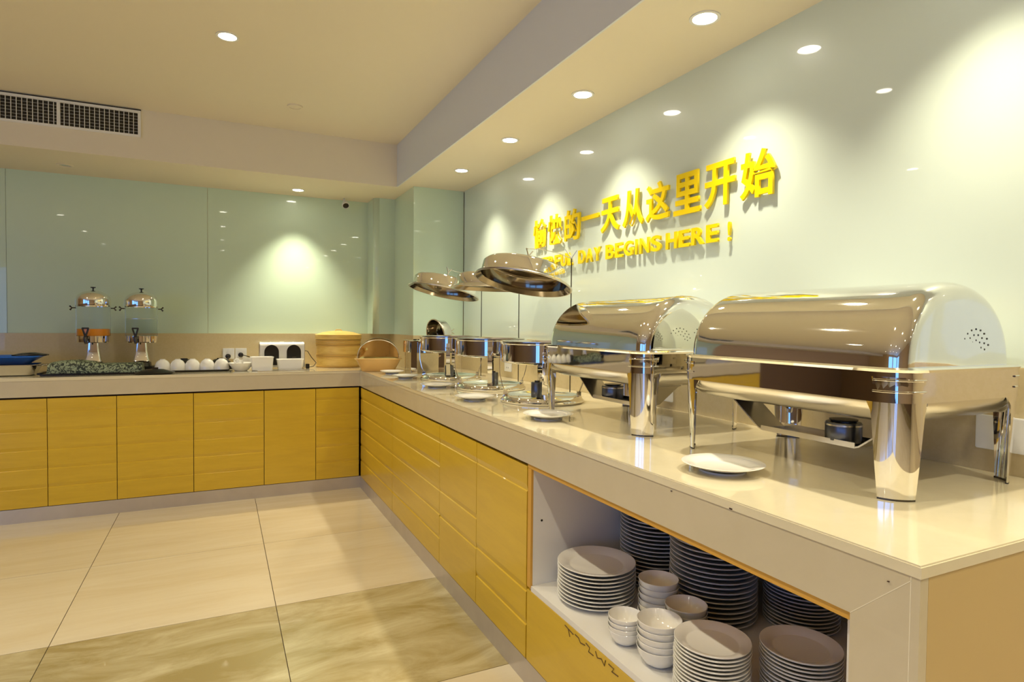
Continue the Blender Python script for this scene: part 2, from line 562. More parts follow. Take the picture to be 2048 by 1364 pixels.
for i in range(4):
    # local x must run along world -Y so that the door faces -X
    cabinet('mustard yellow base cabinet, ' + rn[i], (XF + 0.022, by[i], 0.09), -PI / 2, by[i] - by[i + 1], gr[i], depth=0.7)

# plinth
pl = thing('plinth', 'satin grey metal kick plate along the foot of both counters', 'kick plate', (0, 0, 0))
obj('back_plate', box(BM(), XLE, XF + 0.016, YFR + 0.006, YFR + 0.018, 0.0, 0.088), M['kick'], pl)
obj('side_plate', box(BM(), XF + 0.006, XF + 0.018, 0.665, YFR + 0.006, 0.0, 0.088), M['kick'], pl)

# open shelf unit (y 0.664 .. 1.866)
u = thing('open_shelf_cabinet', 'white-lined open shelf cabinet with a mustard lower panel, holding crockery', 'cabinet', (0, 0, 0))
Y0, Y1 = 0.664, 1.862
SH = 0.36
obj('side_panel', box(BM(), XF + 0.012, 1.72, Y1 - 0.028, Y1 - 0.01, 0.092, 0.764), M['white_board'], u)
obj('side_panel', box(BM(), XF + 0.0205, 1.72, Y0 + 0.0005, Y0 + 0.018, 0.092, 0.764), M['white_board'], u)
obj('back_panel', box(BM(), 1.72, 1.735, Y0, Y1 - 0.012, 0.092, 0.764), M['white_board'], u)
obj('shelf_board', box(BM(), XF + 0.006, 1.7195, Y0 + 0.0185, Y1 - 0.0285, SH - 0.018, SH), M['white_board'], u)
obj('top_rail', box(BM(), XF + 0.004, 1.735, Y0, Y1, 0.765, 0.7795), M['orange'], u)
obj('edge_strip', box(BM(), XF + 0.003, XF + 0.0115, Y1 - 0.028, Y1 - 0.004, 0.352, 0.764), M['orange'], u)
lp = obj('lower_panel', box(BM(), XF + 0.004, XF + 0.0205, Y0, Y1 - 0.003, 0.092, 0.341), M['yellow'], u)
bm = BM()
def scr(pts, rr=0.0016):
    tube(bm, [(XF + 0.0035, p[0], 0.326 + (p[1] - 0.325) * 0.6) for p in pts], rr, 5)
y_, z_ = 1.60, 0.325
scr([(y_, z_ + .008), (y_ - .05, z_ - .002)]); scr([(y_ - .02, z_ + .004), (y_ - .03, z_ - .03)])
scr([(y_ - .06, z_ + .006), (y_ - .08, z_ + .004), (y_ - .09, z_ - .012), (y_ - .115, z_ - .004)])
scr([(y_ - .12, z_ + .01), (y_ - .14, z_ + .004), (y_ - .135, z_ - .02), (y_ - .16, z_ - .018)])
scr([(y_ - .17, z_ + .012), (y_ - .18, z_ - .012), (y_ - .20, z_ + .0), (y_ - .215, z_ - .02), (y_ - .22, z_ + .01)])
scr([(y_ - .235, z_ + .006), (y_ - .26, z_ + .004), (y_ - .25, z_ - .016), (y_ - .28, z_ - .012)])
obj('handwriting', bm, M['ink'], lp)
obj('pin_hole', lathe(BM(), [(0, 0), (0.004, 0), (0.004, 0.001), (0, 0.001)], 12), M['black'], u).matrix_local = Matrix.Translation((1.0, Y1 - 0.0285, 0.583)) @ Matrix.Rotation(PI / 2, 4, 'X')

# ------------------------------------------------------------ crockery


def plate_bm(rr, h=0.018, n=40):
    return lathe(BM(), [(0, 0.004), (rr * 0.58, 0.004), (rr * 0.66, 0.006), (rr * 0.985, h - 0.0015), (rr, h), (rr * 0.985, h + 0.0006),
                        (rr * 0.72, 0.0105), (rr * 0.66, 0.0075), (rr * 0.6, 0.0065), (0, 0.0065)], n)


def foot_bm(rr):
    return lathe(BM(), [(rr * 0.52, 0.0), (rr * 0.56, 0.0), (rr * 0.56, 0.0045), (rr * 0.52, 0.0045)], 32, closed=True)




def ordn(i, n):
    if i == n - 1:
        return 'lowest'
    if i < 20:
        return ORD[i] + ('' if i == 0 else ' down')
    return ORD[n - 1 - i].replace('topmost', 'lowest') + ' up'


def stack(x, y, n, pitch, mesh_bm, name, what, where, cat, group, m, jitter=0.0012, z0=SH):
    first = None
    for i in range(n):      # i = 0 is the lowest
        z = z0 + i * pitch
        k = n - 1 - i
        lb = '%s, %s in %s' % (what, ordn(k, n), where)
        px, py = x + random.uniform(-jitter, jitter), y + random.uniform(-jitter, jitter)
        if first is None:
            first = obj(name, mesh_bm, m, smooth=45, loc=(px, py, z))
            tag(first, lb, cat, group)
        else:
            o = first.copy()
            COL.objects.link(o)
            o.location = (px, py, z)
            o.rotation_euler = (random.uniform(-.004, .004), random.uniform(-.004, .004), random.uniform(0, 6))
            o['label'] = lb


def bigplate(rr, h):
    """plate for a stack: rim lifted high enough that the rims show one by one"""
    return lathe(BM(), [(0, 0.0), (rr * 0.62, 0.0), (rr * 0.985, h - 0.003), (rr, h), (rr * 0.99, h + 0.0012),
                        (rr * 0.76, h * 0.62), (rr * 0.70, h * 0.30), (rr * 0.66, h * 0.22), (0, h * 0.22)], 48)


stack(1.114, 1.664, 10, 0.0120, bigplate(0.128, 0.018), 'dinner_plate', 'wide white plate', 'the low stack at the shelf left end', 'plate', 'plates in the far left stack', M['china'])
stack(1.39, 1.705, 28, 0.0135, bigplate(0.124, 0.018), 'dinner_plate', 'wide white plate', 'the tall stack in the back left corner', 'plate', 'plates in the back left stack', M['china2'])
stack(1.385, 1.42, 26, 0.0145, bigplate(0.132, 0.018), 'dinner_plate', 'wide white plate', 'the tall stack behind the bowls', 'plate', 'plates in the back middle stack', M['china2'])
stack(1.590, 1.265, 33, 0.0108, bigplate(0.108, 0.015), 'side_plate', 'small white plate', 'the tall stack at back right', 'plate', 'plates in the back right stack', M['china2'])
stack(1.082, 1.108, 14, 0.0095, bigplate(0.091, 0.014), 'side_plate', 'small white plate', 'the front stack beside the bowls', 'plate', 'plates in the front middle stack', M['china'])
stack(1.262, 1.000, 14, 0.0093, bigplate(0.093, 0.014), 'side_plate', 'small white plate', 'the front stack nearest the end pier', 'plate', 'plates in the front right stack', M['china'])


def bowl_bm(rr, h):
    o = [(0, 0), (rr * 0.45, 0), (rr * 0.50, 0.003), (rr * 0.72, h * 0.22), (rr * 0.93, h * 0.62), (rr, h - 0.001), (rr * 0.985, h),
         (rr * 0.955, h - 0.002), (rr * 0.88, h * 0.62), (rr * 0.66, h * 0.26), (rr * 0.3, 0.008), (0, 0.007)]
    return lathe(BM(), o, 40)


for x, y, n, rr, wh in ((1.033, 1.393, 4, 0.0485, 'the short bowl stack at left'), (1.052, 1.268, 5, 0.0595, 'the bowl stack at the shelf front'),
                        (1.18, 1.43, 6, 0.0595, 'the rear bowl stack, tallest'), (1.178, 1.308, 5, 0.0585, 'the bowl stack behind the front one')):
    h = rr * 0.86
    pitch = {4: 0.0075, 5: 0.0175, 6: 0.019}[n] if rr > 0.055 else 0.0075
    if wh.endswith('front one'):
        pitch = 0.0175
    if rr < 0.055:
        pitch = 0.0135
    stack(x, y, n, pitch, bowl_bm(rr, h), 'rice_bowl', 'small white bowl', wh, 'bowl', 'bowls in ' + wh, M['china'], 0.001)

# plates standing along the counter edge
pr_ = None
for x, y, rr, wh in ((1.128, 1.13, 0.100, 'before the near roll-top dish'), (1.130, 2.03, 0.097, 'before the far roll-top dish'),
                     (1.082, 2.66, 0.094, 'before the nearest round dish'), (1.10, 3.26, 0.097, 'before the second round dish'),
                     (1.088, 3.87, 0.085, 'before the third round dish'), (1.10, 4.50 - 0.42 + 0.18, 0.085, 'beside the bread box corner')):
    g = tag(obj('serving_plate', plate_bm(rr), M['china'], smooth=45, loc=(x, y, TOP + 0.0045)), 'round white plate lying on the counter ' + wh, 'plate', 'plates along the counter edge')
    obj('foot_ring', foot_bm(rr), M['china'], g, True, loc=(0, 0, -0.0045))

# ------------------------------------------------------------ roll-top chafing dishes


def rounded_rect(hx, hy, rr, n=8):
    pts = []
    for cx_, cy_, a0 in ((hx - rr, hy - rr, 0), (-hx + rr, hy - rr, PI / 2), (-hx + rr, -hy + rr, PI), (hx - rr, -hy + rr, 3 * PI / 2)):
        for k in range(n + 1):
            a = a0 + PI / 2 * k / n
            pts.append((cx_ + rr * math.cos(a), cy_ + rr * math.sin(a)))
    return pts


def roll_chafer(label, x, y):
    """centre on the counter; length along y"""
    hx, hy, rc = 0.234, 0.336, 0.062
    t = thing('roll_top_chafing_dish', label, 'chafing dish', (x, y, TOP), 0, 'roll-top chafing dishes')
    # frame band: hollow, with a rolled upper flange
    bm = BM()
    prof = [(0.0, 0.205), (0.0, 0.207), (0.0, 0.266), (0.0, 0.268), (0.004, 0.274), (-0.001, 0.278), (-0.022, 0.278), (-0.022, 0.274), (-0.006, 0.270), (-0.004, 0.207)]
    rows = [[(p[0], p[1], z) for p in rounded_rect(hx + d, hy + d, rc + d)] for d, z in prof]
    rows.append(rows[0])
    grid(bm, rows, True)
    bmesh.ops.remove_doubles(bm, verts=bm.verts, dist=1e-6)
    fr = obj('frame_band', bm, M['chrome'], t, 20)
    # two beads round each corner
    for sx in (-1, 1):
        for sy in (-1, 1):
            bm = BM()
            for z in (0.228, 0.252):
                P = []
                cc = (sx * (hx - rc), sy * (hy - rc))
                a0 = math.atan2(sy, sx)
                for k in range(-8, 9):
                    a = a0 + math.radians(50) * k / 8
                    P.append((cc[0] + (rc + 0.001) * math.cos(a), cc[1] + (rc + 0.001) * math.sin(a), z))
                tube(bm, P, 0.0022, 6)
            obj('corner_bead', bm, M['chrome'], fr, True)
            # leg: a curved plate round the corner, flaring into the band at the top
            rows_o, rows_i = [], []
            for s in [k / 14 for k in range(15)]:
                z = 0.003 + s * 0.255
                am = 34 + 20 * min(1, s / 0.8)
                if s > 0.66:
                    q = min(1.0, (s - 0.66) / 0.16)
                    am += 26 * (1 - math.sqrt(max(0, 1 - q * q)))
                inn = 0.009 * (1 - s)
                ro, ri = [], []
                for k in range(-8, 9):
                    a = a0 + math.radians(am) * k / 8
                    R_ = rc + 0.0008
                    ox, oy = -sx * inn, -sy * inn
                    ro.append((cc[0] + ox + R_ * math.cos(a), cc[1] + oy + R_ * math.sin(a), z))
                    ri.append((cc[0] + ox + (R_ - 0.0035) * math.cos(a), cc[1] + oy + (R_ - 0.0035) * math.sin(a), z))
                rows_o.append(ro + ri[::-1])
            bm = BM()
            V = grid(bm, rows_o, True)
            bm.faces.new(V[0]); bm.faces.new(V[-1][::-1])
            lg = obj('leg', bm, M['chrome'], t, 40)
            bm = BM()
            rows_ = []
            for z in (0.0, 0.004):
                ro, ri = [], []
                for k in range(-6, 7):
                    a = a0 + math.radians(34) * k / 6
                    ro.append((cc[0] - sx * .009 + (rc + .001) * math.cos(a), cc[1] - sy * .009 + (rc + .001) * math.sin(a), z))
                    ri.append((cc[0] - sx * .009 + (rc - .005) * math.cos(a), cc[1] - sy * .009 + (rc - .005) * math.sin(a), z))
                rows_.append(ro + ri[::-1])
            V = grid(bm, rows_, True)
            bm.faces.new(V[0]); bm.faces.new(V[-1][::-1])
            obj('foot_pad', bm, M['dark_steel'], lg)
    # water pan under the band
    bm = BM()
    pp = [(-0.006, 0.272), (-0.008, 0.205), (-0.010, 0.196), (-0.018, 0.180), (-0.034, 0.166), (-0.058, 0.157), (-0.085, 0.154)]
    rows = [[(p[0], p[1], z) for p in rounded_rect(hx + d, hy + d, max(0.03, rc + d * 0.4))] for d, z in pp]
    V = grid(bm, rows, True)
    bm.faces.new(V[-1])
    obj('water_pan', bm, M['satin'], t, 60)
    # fuel cradle
    bm = strap(BM(), [(0.262, 0.155), (0.245, 0.148), (0.150, 0.076), (0.138, 0.072), (-0.138, 0.072), (-0.150, 0.076), (-0.245, 0.148), (-0.262, 0.155)], 0.095, 0.004, 'x')
    cr = obj('fuel_cradle', bm, M['satin'], t, 20, loc=(-0.055, 0, 0))
    for s in (-1, 1):
        bm = BM()
        box(bm, s * 0.047 - 0.0015, s * 0.047 + 0.0015, -0.14, 0.14, 0.072, 0.084)
        obj('cradle_lip', bm, M['satin'], cr)
    # roll-top dome
    ax, bz, e = hx - 0.026, 0.186, 2.12
    def sect(inset, n=36):
        out = []
        for k in range(n + 1):
            a = PI * k / n
            c_, s_ = math.cos(a), math.sin(a)
            X = -(ax - inset) * math.copysign(abs(c_) ** (2 / e), c_)
            Z = (bz - inset) * abs(s_) ** (2 / e)
            out.append((X, Z))
        return out
    rr, L = 0.04, hy - 0.018
    rows = []
    seq = []
    for k in range(9):
        a = PI / 2 * k / 8
        seq.append((-L + rr - rr * math.cos(a - 0.0) if False else -L + rr * (1 - math.sin(a)), rr * (1 - math.cos(a))))
    seq = [(y_, i_) for y_, i_ in seq][::-1]      # from the flat end to the full section
    for q in (0.0, 0.35, 0.7):
        rows.append([(px_ * q, -L - 0.004 * (1 - q), 0.278 + pz_ * q) for px_, pz_ in sect(rr)])
    for y_, i_ in seq:
        rows.append([(px_, y_, 0.278 + pz_) for px_, pz_ in sect(i_)])
    for k in range(1, 12):
        yy = (-L + rr) + (2 * L - 2 * rr) * k / 12
        rows.append([(px_, yy, 0.278 + pz_) for px_, pz_ in sect(0)])
    for y_, i_ in seq[::-1]:
        rows.append([(px_, -y_, 0.278 + pz_) for px_, pz_ in sect(i_)])
    for q in (0.7, 0.35, 0.0):
        rows.append([(px_ * q, L + 0.004 * (1 - q), 0.278 + pz_ * q) for px_, pz_ in sect(rr)])
    bm = BM()
    grid(bm, rows)
    bmesh.ops.remove_doubles(bm, verts=bm.verts, dist=1e-6)
    dm = obj('roll_top_dome', bm, M['chrome'], t, 80, loc=(-0.006, 0, 0))
    # vent holes on both end faces
    hole = None
    for s in (-1, 1):
        for ring, (rad, cnt) in enumerate(((0.020, 5), (0.035, 8), (0.050, 11))):
            for k in range(cnt):
                a = PI * (k + 0.5) / cnt * 1.25 - PI * 0.125
                if ring == 2 and k in (0,):
                    continue
                px_, pz_ = 0.046 + rad * math.cos(a), 0.318 + rad * 0.82 * math.sin(a)
                if hole is None:
                    bm = lathe(BM(), [(0, -0.0006), (0.0022, -0.0006), (0.0022, 0.0006), (0, 0.0006)], 10)
                    bmesh.ops.rotate(bm, verts=bm.verts, matrix=Matrix.Rotation(PI / 2, 3, 'X'))
                    hole = obj('vent_hole', bm, M['black'], dm)
                    h_ = hole
                else:
                    h_ = hole.copy()
                    COL.objects.link(h_)
                    h_.parent = dm
                h_.location = (px_, s * (L + 0.0018), pz_)
    # hinge flange at the back
    obj('back_flange', box(BM(), hx - 0.02, hx + 0.022, -hy + 0.06, hy - 0.06, 0.273, 0.279, 0.002), M['chrome'], t)
    return t


dA = roll_chafer('near large roll-top chafing dish of polished steel, at the counter end', 1.472, 1.091)
dB = dup(dA, (1.440, 1.897, TOP), 'far large roll-top chafing dish of polished steel, behind the near one')
for nm, x, y in (('near', 1.41, 1.01), ('far', 1.385, 1.97)):
    f = thing('fuel_burner', 'dark grey round burner tin in the cradle under the %s roll-top dish' % nm, 'burner', (x, y, TOP + 0.0745))
    obj('tin', lathe(BM(), [(0, 0), (0.039, 0), (0.042, 0.006), (0.042, 0.046), (0.040, 0.049), (0.030, 0.049), (0.030, 0.044), (0, 0.044)], 32), M['wick'], f, 40)
    obj('lid', lathe(BM(), [(0, 0.053), (0.032, 0.053), (0.033, 0.056), (0, 0.058)], 28), M['black'], f, 40)
    obj('rim_band', lathe(BM(), [(0.0422, 0.041), (0.0428, 0.041), (0.0428, 0.045), (0.0422, 0.045)], 32, closed=True), M['satin'], f, True)

# ------------------------------------------------------------ round soup chafers


def round_chafer(label, x, y, R_=0.197):
    t = thing('round_chafing_dish', label, 'chafing dish', (x, y, TOP), 0, 'round chafing dishes')
    obj('drip_base', lathe(BM(), [(0, 0.0), (R_ - 0.004, 0.0), (R_, 0.004), (R_, 0.010), (R_ - 0.008, 0.014), (R_ - 0.010, 0.024), (R_ - 0.018, 0.030),
                                  (R_ - 0.030, 0.026), (R_ - 0.040, 0.018), (0, 0.020)], 56), M['chrome'], t, 50)
    obj('water_band', lathe(BM(), [(R_ - 0.030, 0.180), (R_ - 0.006, 0.186), (R_, 0.192), (R_, 0.194), (R_, 0.266), (R_, 0.268), (R_ + 0.006, 0.272), (R_ + 0.006, 0.276),
                                   (R_ - 0.012, 0.278), (R_ - 0.012, 0.262), (R_ - 0.016, 0.20), (R_ - 0.10, 0.19), (0, 0.188), (0, 0.180)], 64), M['chrome'], t, 35)
    obj('food_pan', lathe(BM(), [(R_ - 0.008, 0.279), (R_ - 0.008, 0.282), (R_ - 0.030, 0.281), (R_ - 0.036, 0.25), (R_ - 0.05, 0.215), (0, 0.21), (0, 0.206),
                                 (R_ - 0.052, 0.211), (R_ - 0.04, 0.249), (R_ - 0.034, 0.279)], 56), M['satin'], t, 40)
    for a in (-115, -25, 65, 155):
        bm = strap(BM(), [(R_ - 0.003, 0.245), (R_ + 0.005, 0.20), (R_ + 0.003, 0.13), (R_ - 0.008, 0.08), (R_ - 0.022, 0.045), (R_ - 0.026, 0.024)], 0.024, 0.003, 'y')
        lg = obj('leg', bm, M['chrome'], t, 40)
        lg.rotation_euler = (0, 0, math.radians(a))
        bm = BM()
        box(bm, R_ - 0.034, R_ - 0.014, -0.014, 0.014, 0.022, 0.048, 0.002)
        obj('leg_block', bm, M['chrome'], lg)
    for a in (-115,):
        bm = tube(BM(), [(0, 0, 0), (0.004, 0.0, 0.02), (0.008, 0.014, 0.045)], 0.0022, 6)
        tube(bm, [(0.004, 0, 0.02), (0.008, -0.014, 0.045)], 0.0022, 6)
        hk = obj('lid_fork', bm, M['satin'], t, True, loc=((R_ + 0.012) * math.cos(math.radians(a)), (R_ + 0.012) * math.sin(math.radians(a)), 0.17))
        hk.rotation_euler = (0, 0, math.radians(a))
    return t


rA = round_chafer('nearest of the round steel chafing dishes, half behind the far roll-top', 1.366, 2.515)
dup(rA, (1.366, 3.12, TOP), 'second round steel chafing dish from the roll-top ones')
dup(rA, (1.350, 3.73, TOP), 'third round steel chafing dish, before the small corner one')
t = thing('corner_chafing_dish', 'small lower steel dish on flat legs in the corner by the column', 'chafing dish', (1.39, 4.33, TOP))
R_ = 0.185
obj('water_band', lathe(BM(), [(R_ - 0.03, 0.146), (R_, 0.152), (R_, 0.232), (R_ + 0.006, 0.236), (R_ - 0.012, 0.240), (R_ - 0.016, 0.16), (0, 0.156), (0, 0.146)], 48), M['chrome'], t, 35)
for a in (-140, -50, 40, 130):
    bm = strap(BM(), [(R_ + 0.003, 0.225), (R_ + 0.004, 0.08), (R_ + 0.002, 0.0)], 0.05, 0.003, 'y')
    obj('leg', bm, M['chrome'], t, 40).rotation_euler = (0, 0, math.radians(a))
for nm, x, y in (('nearest', 1.335, 2.505), ('second', 1.372, 3.10), ('third', 1.335, 3.72)):
    f = thing('fuel_can', 'dark upright fuel can on the base of the %s round dish' % nm, 'burner', (x, y, TOP + 0.0205))
    obj('can', lathe(BM(), [(0, 0), (0.028, 0), (0.029, 0.002), (0.029, 0.068), (0.027, 0.071), (0.014, 0.071), (0.014, 0.067), (0, 0.067)], 28), M['wick'], f, 40)
    obj('cap', lathe(BM(), [(0, 0.071), (0.013, 0.071), (0.013, 0.078), (0, 0.079)], 20), M['dark_steel'], f, 40)

# ------------------------------------------------------------ lids hung on stands


def lid(label, loc, rx, ry, rz=0, R_=0.227, h=0.080):
    t = thing('hanging_lid', label, 'lid', loc, 0, 'dish lids')
    t.rotation_euler = (rx, ry, rz)
    ri = R_ * 0.885
    obj('cover', lathe(BM(), [(R_ - 0.002, -0.002), (R_, 0.002), (ri + 0.012, 0.012), (ri + 0.002, 0.018), (ri - 0.002, h - 0.012), (ri - 0.014, h), (ri * 0.5, h + 0.008), (0, h + 0.010)], 64), M['chrome'], t, 45)
    obj('lid_inside', lathe(BM(), [(0, h + 0.007), (ri * 0.5, h + 0.005), (ri - 0.016, h - 0.003), (ri - 0.005, h - 0.014), (ri - 0.001, 0.016), (R_ - 0.004, -0.003)], 64), M['lid_inside'], t, 45)
    obj('rim', lathe(BM(), [(R_ - 0.004, -0.004), (R_ + 0.002, -0.004), (R_ + 0.004, 0.001), (R_ + 0.001, 0.004), (R_ - 0.004, 0.003)], 64, closed=True), M['satin'], t, True)
    bm = lathe(BM(), [(0, h + 0.008), (0.022, h + 0.007), (0.018, h + 0.014), (0.008, h + 0.02), (0, h + 0.022)], 20)
    kn = obj('handle_boss', bm, M['white_pl'] if R_ > 0.2 else M['satin'], t, True)
    bm = tube(BM(), [(0, 0, h + 0.018), (0.004, 0, h + 0.05), (-0.014, 0.0, h + 0.085)], [0.006, 0.004, 0.003], 8)
    tube(bm, [(0.004, 0, h + 0.05), (0.022, 0.0, h + 0.08)], 0.003, 8)
    tube(bm, [(0, 0, h + 0.02), (-0.02, 0.01, h + 0.03)], 0.003, 8)
    obj('hook_handle', bm, M['satin'], t, True)
    return t


# right lid: left edge high, underside turned to the viewer
lid('large polished lid hanging tilted, nearest and largest of the hanging three', (1.262, 2.52, 1.452), math.radians(-4.5), math.radians(13))
lid('level polished lid hanging behind the nearest one', (1.39, 3.17, 1.462), math.radians(0), math.radians(1.5))
lid('small-looking polished lid hanging tilted, leftmost of the three', (1.295, 3.72, 1.462), math.radians(-2), math.radians(12.5))
# small half open lid in the corner dish
L4 = lid('small domed lid standing open on its edge in the corner dish', (1.435, 4.30, 1.178), 0, 0, 0, 0.115, 0.085)
L4.rotation_euler = (0, math.radians(80), math.radians(15))

for nm, x, y, zt, lx, ly, lz in (('nearest', 1.62, 2.683, 1.60, 1.29, 2.53, 1.60), ('second', 1.62, 3.286, 1.57, 1.41, 3.17, 1.59), ('third', 1.62, 3.869, 1.58, 1.32, 3.73, 1.60)):
    s = thing('lid_stand', 'thin dark rod stand behind the %s round dish, holding its lid' % nm, 'stand', (x, y, TOP), 0, 'lid stands')
    obj('foot_disc', lathe(BM(), [(0, 0), (0.035, 0), (0.035, 0.005), (0.006, 0.008), (0, 0.008)], 24), M['satin'], s, 40)
    obj('rod', tube(BM(), [(0, 0, 0.006), (0, 0, 0.3), (0, 0, zt - TOP)], 0.0028, 8), M['dark_steel'], s, True)
    dx, dy, dz = lx - x, ly - y, lz - TOP
    obj('arm', tube(BM(), [(0, 0, zt - TOP - 0.002), (dx * 0.3, dy * 0.3, zt - TOP + 0.015), (dx * 0.7, dy * 0.7, zt - TOP + 0.02), (dx, dy, dz + 0.012)], 0.002, 8), M['satin'], s, True)
    obj('fork', tube(tube(BM(), [(0, 0, zt - TOP), (-0.02, 0.03, zt - TOP + 0.05)], 0.0025, 6), [(0, 0, zt - TOP), (0.02, -0.02, zt - TOP + 0.04)], 0.0025, 6), M['satin'], s, True)

# ------------------------------------------------------------ bread box


def bread_box():
    t = thing('bread_box', 'orange tray with a clear roll dome, in the counter corner', 'bread box', (1.088, 4.62, TOP), math.radians(76))
    hx, hy = 0.18, 0.16
    bm = BM()
    rows = []
    for d, z in ((-0.045, 0.0), (-0.040, 0.004), (0.0, 0.088), (0.012, 0.096), (0.010, 0.10), (-0.006, 0.094), (-0.042, 0.010)):
        rows.append([(p[0], p[1], z) for p in rounded_rect(hx + d, hy + d, 0.03, 5)])
    V = grid(bm, rows, True)
    bm.faces.new(V[0][::-1]); bm.faces.new(V[-1])
    obj('tray', bm, M['amber'], t, 40)
    n = 20
    rows = []
    for xx in (-hx + 0.015, -hx + 0.03, hx - 0.03, hx - 0.015):
        s = 0.9 if abs(xx) > hx - 0.02 else 1.0
        rows.append([(xx, -(hy - 0.012) * math.cos(PI * k / n), 0.098 + 0.15 * s * math.sin(PI * k / n) ** 0.8) for k in range(n + 1)])
    bm = BM()
    grid(bm, rows)
    for xx in (-hx + 0.015, hx - 0.015):
        bm.faces.new([bm.verts.new((xx, -(hy - 0.012) * math.cos(PI * k / n), 0.098 + 0.135 * math.sin(PI * k / n) ** 0.8)) for k in range(n + 1)])
    bmesh.ops.remove_doubles(bm, verts=bm.verts, dist=1e-5)
    dm = obj('clear_dome', bm, M['acrylic'], t, 50)
    md = dm.modifiers.new('wall', 'SOLIDIFY')
    md.thickness = 0.003
    bm = BM()
    tube(bm, [(-hx + 0.013, -(hy - 0.010) * math.cos(PI * k / n), 0.099 + 0.137 * math.sin(PI * k / n) ** 0.8) for k in range(n + 1)], 0.003, 6)
    obj('dome_edge', bm, M['satin'], dm, True)
    return t


bread_box()

# ------------------------------------------------------------ bamboo steamer
t = thing('bamboo_steamer', 'stack of round bamboo steamer tiers with a domed woven lid', 'steamer', (0.875, 5.125, TOP))
R_ = 0.172
for i, (z0, z1, dr) in enumerate(((0.0, 0.092, 0), (0.093, 0.182, 0.0), (0.183, 0.222, 0.004))):
    tr = obj('tier', lathe(BM(), [(R_ + dr - 0.012, z0 + 0.006), (R_ + dr, z0), (R_ + dr, z1), (R_ + dr - 0.012, z1), (R_ + dr - 0.014, z0 + 0.02), (0, z0 + 0.02), (0, z0 + 0.006)], 48), M['bamboo'], t, 40)
    bm = BM()
    for zz in (z0 + 0.003, z1 - 0.014):
        lathe(bm, [(R_ + dr, zz), (R_ + dr + 0.004, zz + 0.001), (R_ + dr + 0.005, zz + 0.010), (R_ + dr, zz + 0.011)], 48)
    obj('hoop', bm, M['cane'], tr, 40)
ld = obj('lid', lathe(BM(), [(R_ + 0.008, 0.224), (R_ + 0.012, 0.226), (R_ + 0.012, 0.262), (R_, 0.266), (R_ * 0.7, 0.282), (R_ * 0.3, 0.292), (0, 0.294), (0, 0.224)], 48), M['bamboo'], t, 40)
obj('lid_loop', tube(BM(), [(-0.03, 0, 0.288), (-0.018, 0, 0.302), (0.018, 0, 0.302), (0.03, 0, 0.288)], 0.004, 6), M['bamboo'], ld, True)

# ------------------------------------------------------------ toaster
t = thing('toaster', 'silver four-slice toaster with two black arched front panels', 'toaster', (0.43, 5.06, TOP))
hw, hd, hh = 0.160, 0.075, 0.205
bm = BM()
pf = [(-hd, 0.012), (-hd, hh - 0.03)] + [(-hd + 0.03 - 0.03 * math.cos(a), hh - 0.03 + 0.03 * math.sin(a)) for a in [PI / 2 * k / 6 for k in range(1, 7)]]
pf = pf + [(-y, z) for y, z in pf[::-1]]
a = [bm.verts.new((-hw, y, z)) for y, z in pf]
b = [bm.verts.new((hw, y, z)) for y, z in pf]
n = len(pf)
for i in range(n):
    bm.faces.new((a[i], a[(i + 1) % n], b[(i + 1) % n], b[i]))
bm.faces.new(a); bm.faces.new(b[::-1])
obj('body', bm, M['toaster'], t, 40)
for cx_ in (-0.078, 0.083):
    pts = [(cx_ - 0.052, 0.03), (cx_ + 0.052, 0.03)] + [(cx_ + 0.052 * math.cos(q), 0.13 + 0.055 * math.sin(q)) for q in [PI * k / 14 for k in range(15)]]
    bm = BM()
    A = [bm.verts.new((p[0], -hd - 0.006, p[1])) for p in pts]
    B = [bm.verts.new((p[0], -hd + 0.001, p[1])) for p in pts]
    bm.faces.new(A); bm.faces.new(B[::-1])
    for i in range(len(pts)):
        bm.faces.new((A[i], A[(i + 1) % len(pts)], B[(i + 1) % len(pts)], B[i]))
    pn = obj('control_panel', bm, M['black'], t, 30)
    obj('lever', box(BM(), cx_ - 0.016, cx_ + 0.016, -hd - 0.018, -hd - 0.006, 0.085, 0.095, 0.002), M['dark_steel'], pn)
for cx_ in (-0.115, -0.045, 0.05, 0.12):
    obj('bread_slot', box(BM(), cx_ - 0.03, cx_ + 0.03, -0.02, 0.02, hh - 0.006, hh + 0.0008), M['black'], t)
for sx in (-1, 1):
    obj('end_cheek', box(BM(), sx * hw - 0.006, sx * hw + 0.006, -hd + 0.004, hd - 0.004, 0.0, hh - 0.012, 0.005), M['satin'], t, 40)
obj('power_cord', tube(BM(), [(0.605, 5.06, 1.035), (0.625, 5.07, 1.03), (0.655, 5.06, 0.98), (0.685, 5.03, 0.94), (0.66, 4.99, 0.915), (0.625, 4.97, 0.91)], 0.0028, 8), M['black'], t, True, loc=(-0.43, -5.06, -TOP))
obj('cord_adapter', box(BM(), -0.014, 0.014, -0.014, 0.014, 0, 0.036, 0.003), M['black'], t, loc=(0.182, -0.09, 0))

# ------------------------------------------------------------ wall sockets


def socket(label, loc, face, wdt=0.086, plug=None, holes=2):
    """face 'y' looks towards -y, face 'x' looks towards -x"""
    t = thing('wall_socket', label, 'socket', loc, 0 if face == 'y' else -PI / 2, 'wall sockets')
    obj('face_plate', box(BM(), -wdt / 2, wdt / 2, -0.010, 0.0, -0.043, 0.043, 0.002), M['white_pl'], t)
    for k in range(holes):
        xx = (k - (holes - 1) / 2) * 0.024
        obj('pin_slot', box(BM(), xx - 0.0025, xx + 0.0025, -0.0106, -0.0098, -0.022, -0.012), M['black'], t)
    return t


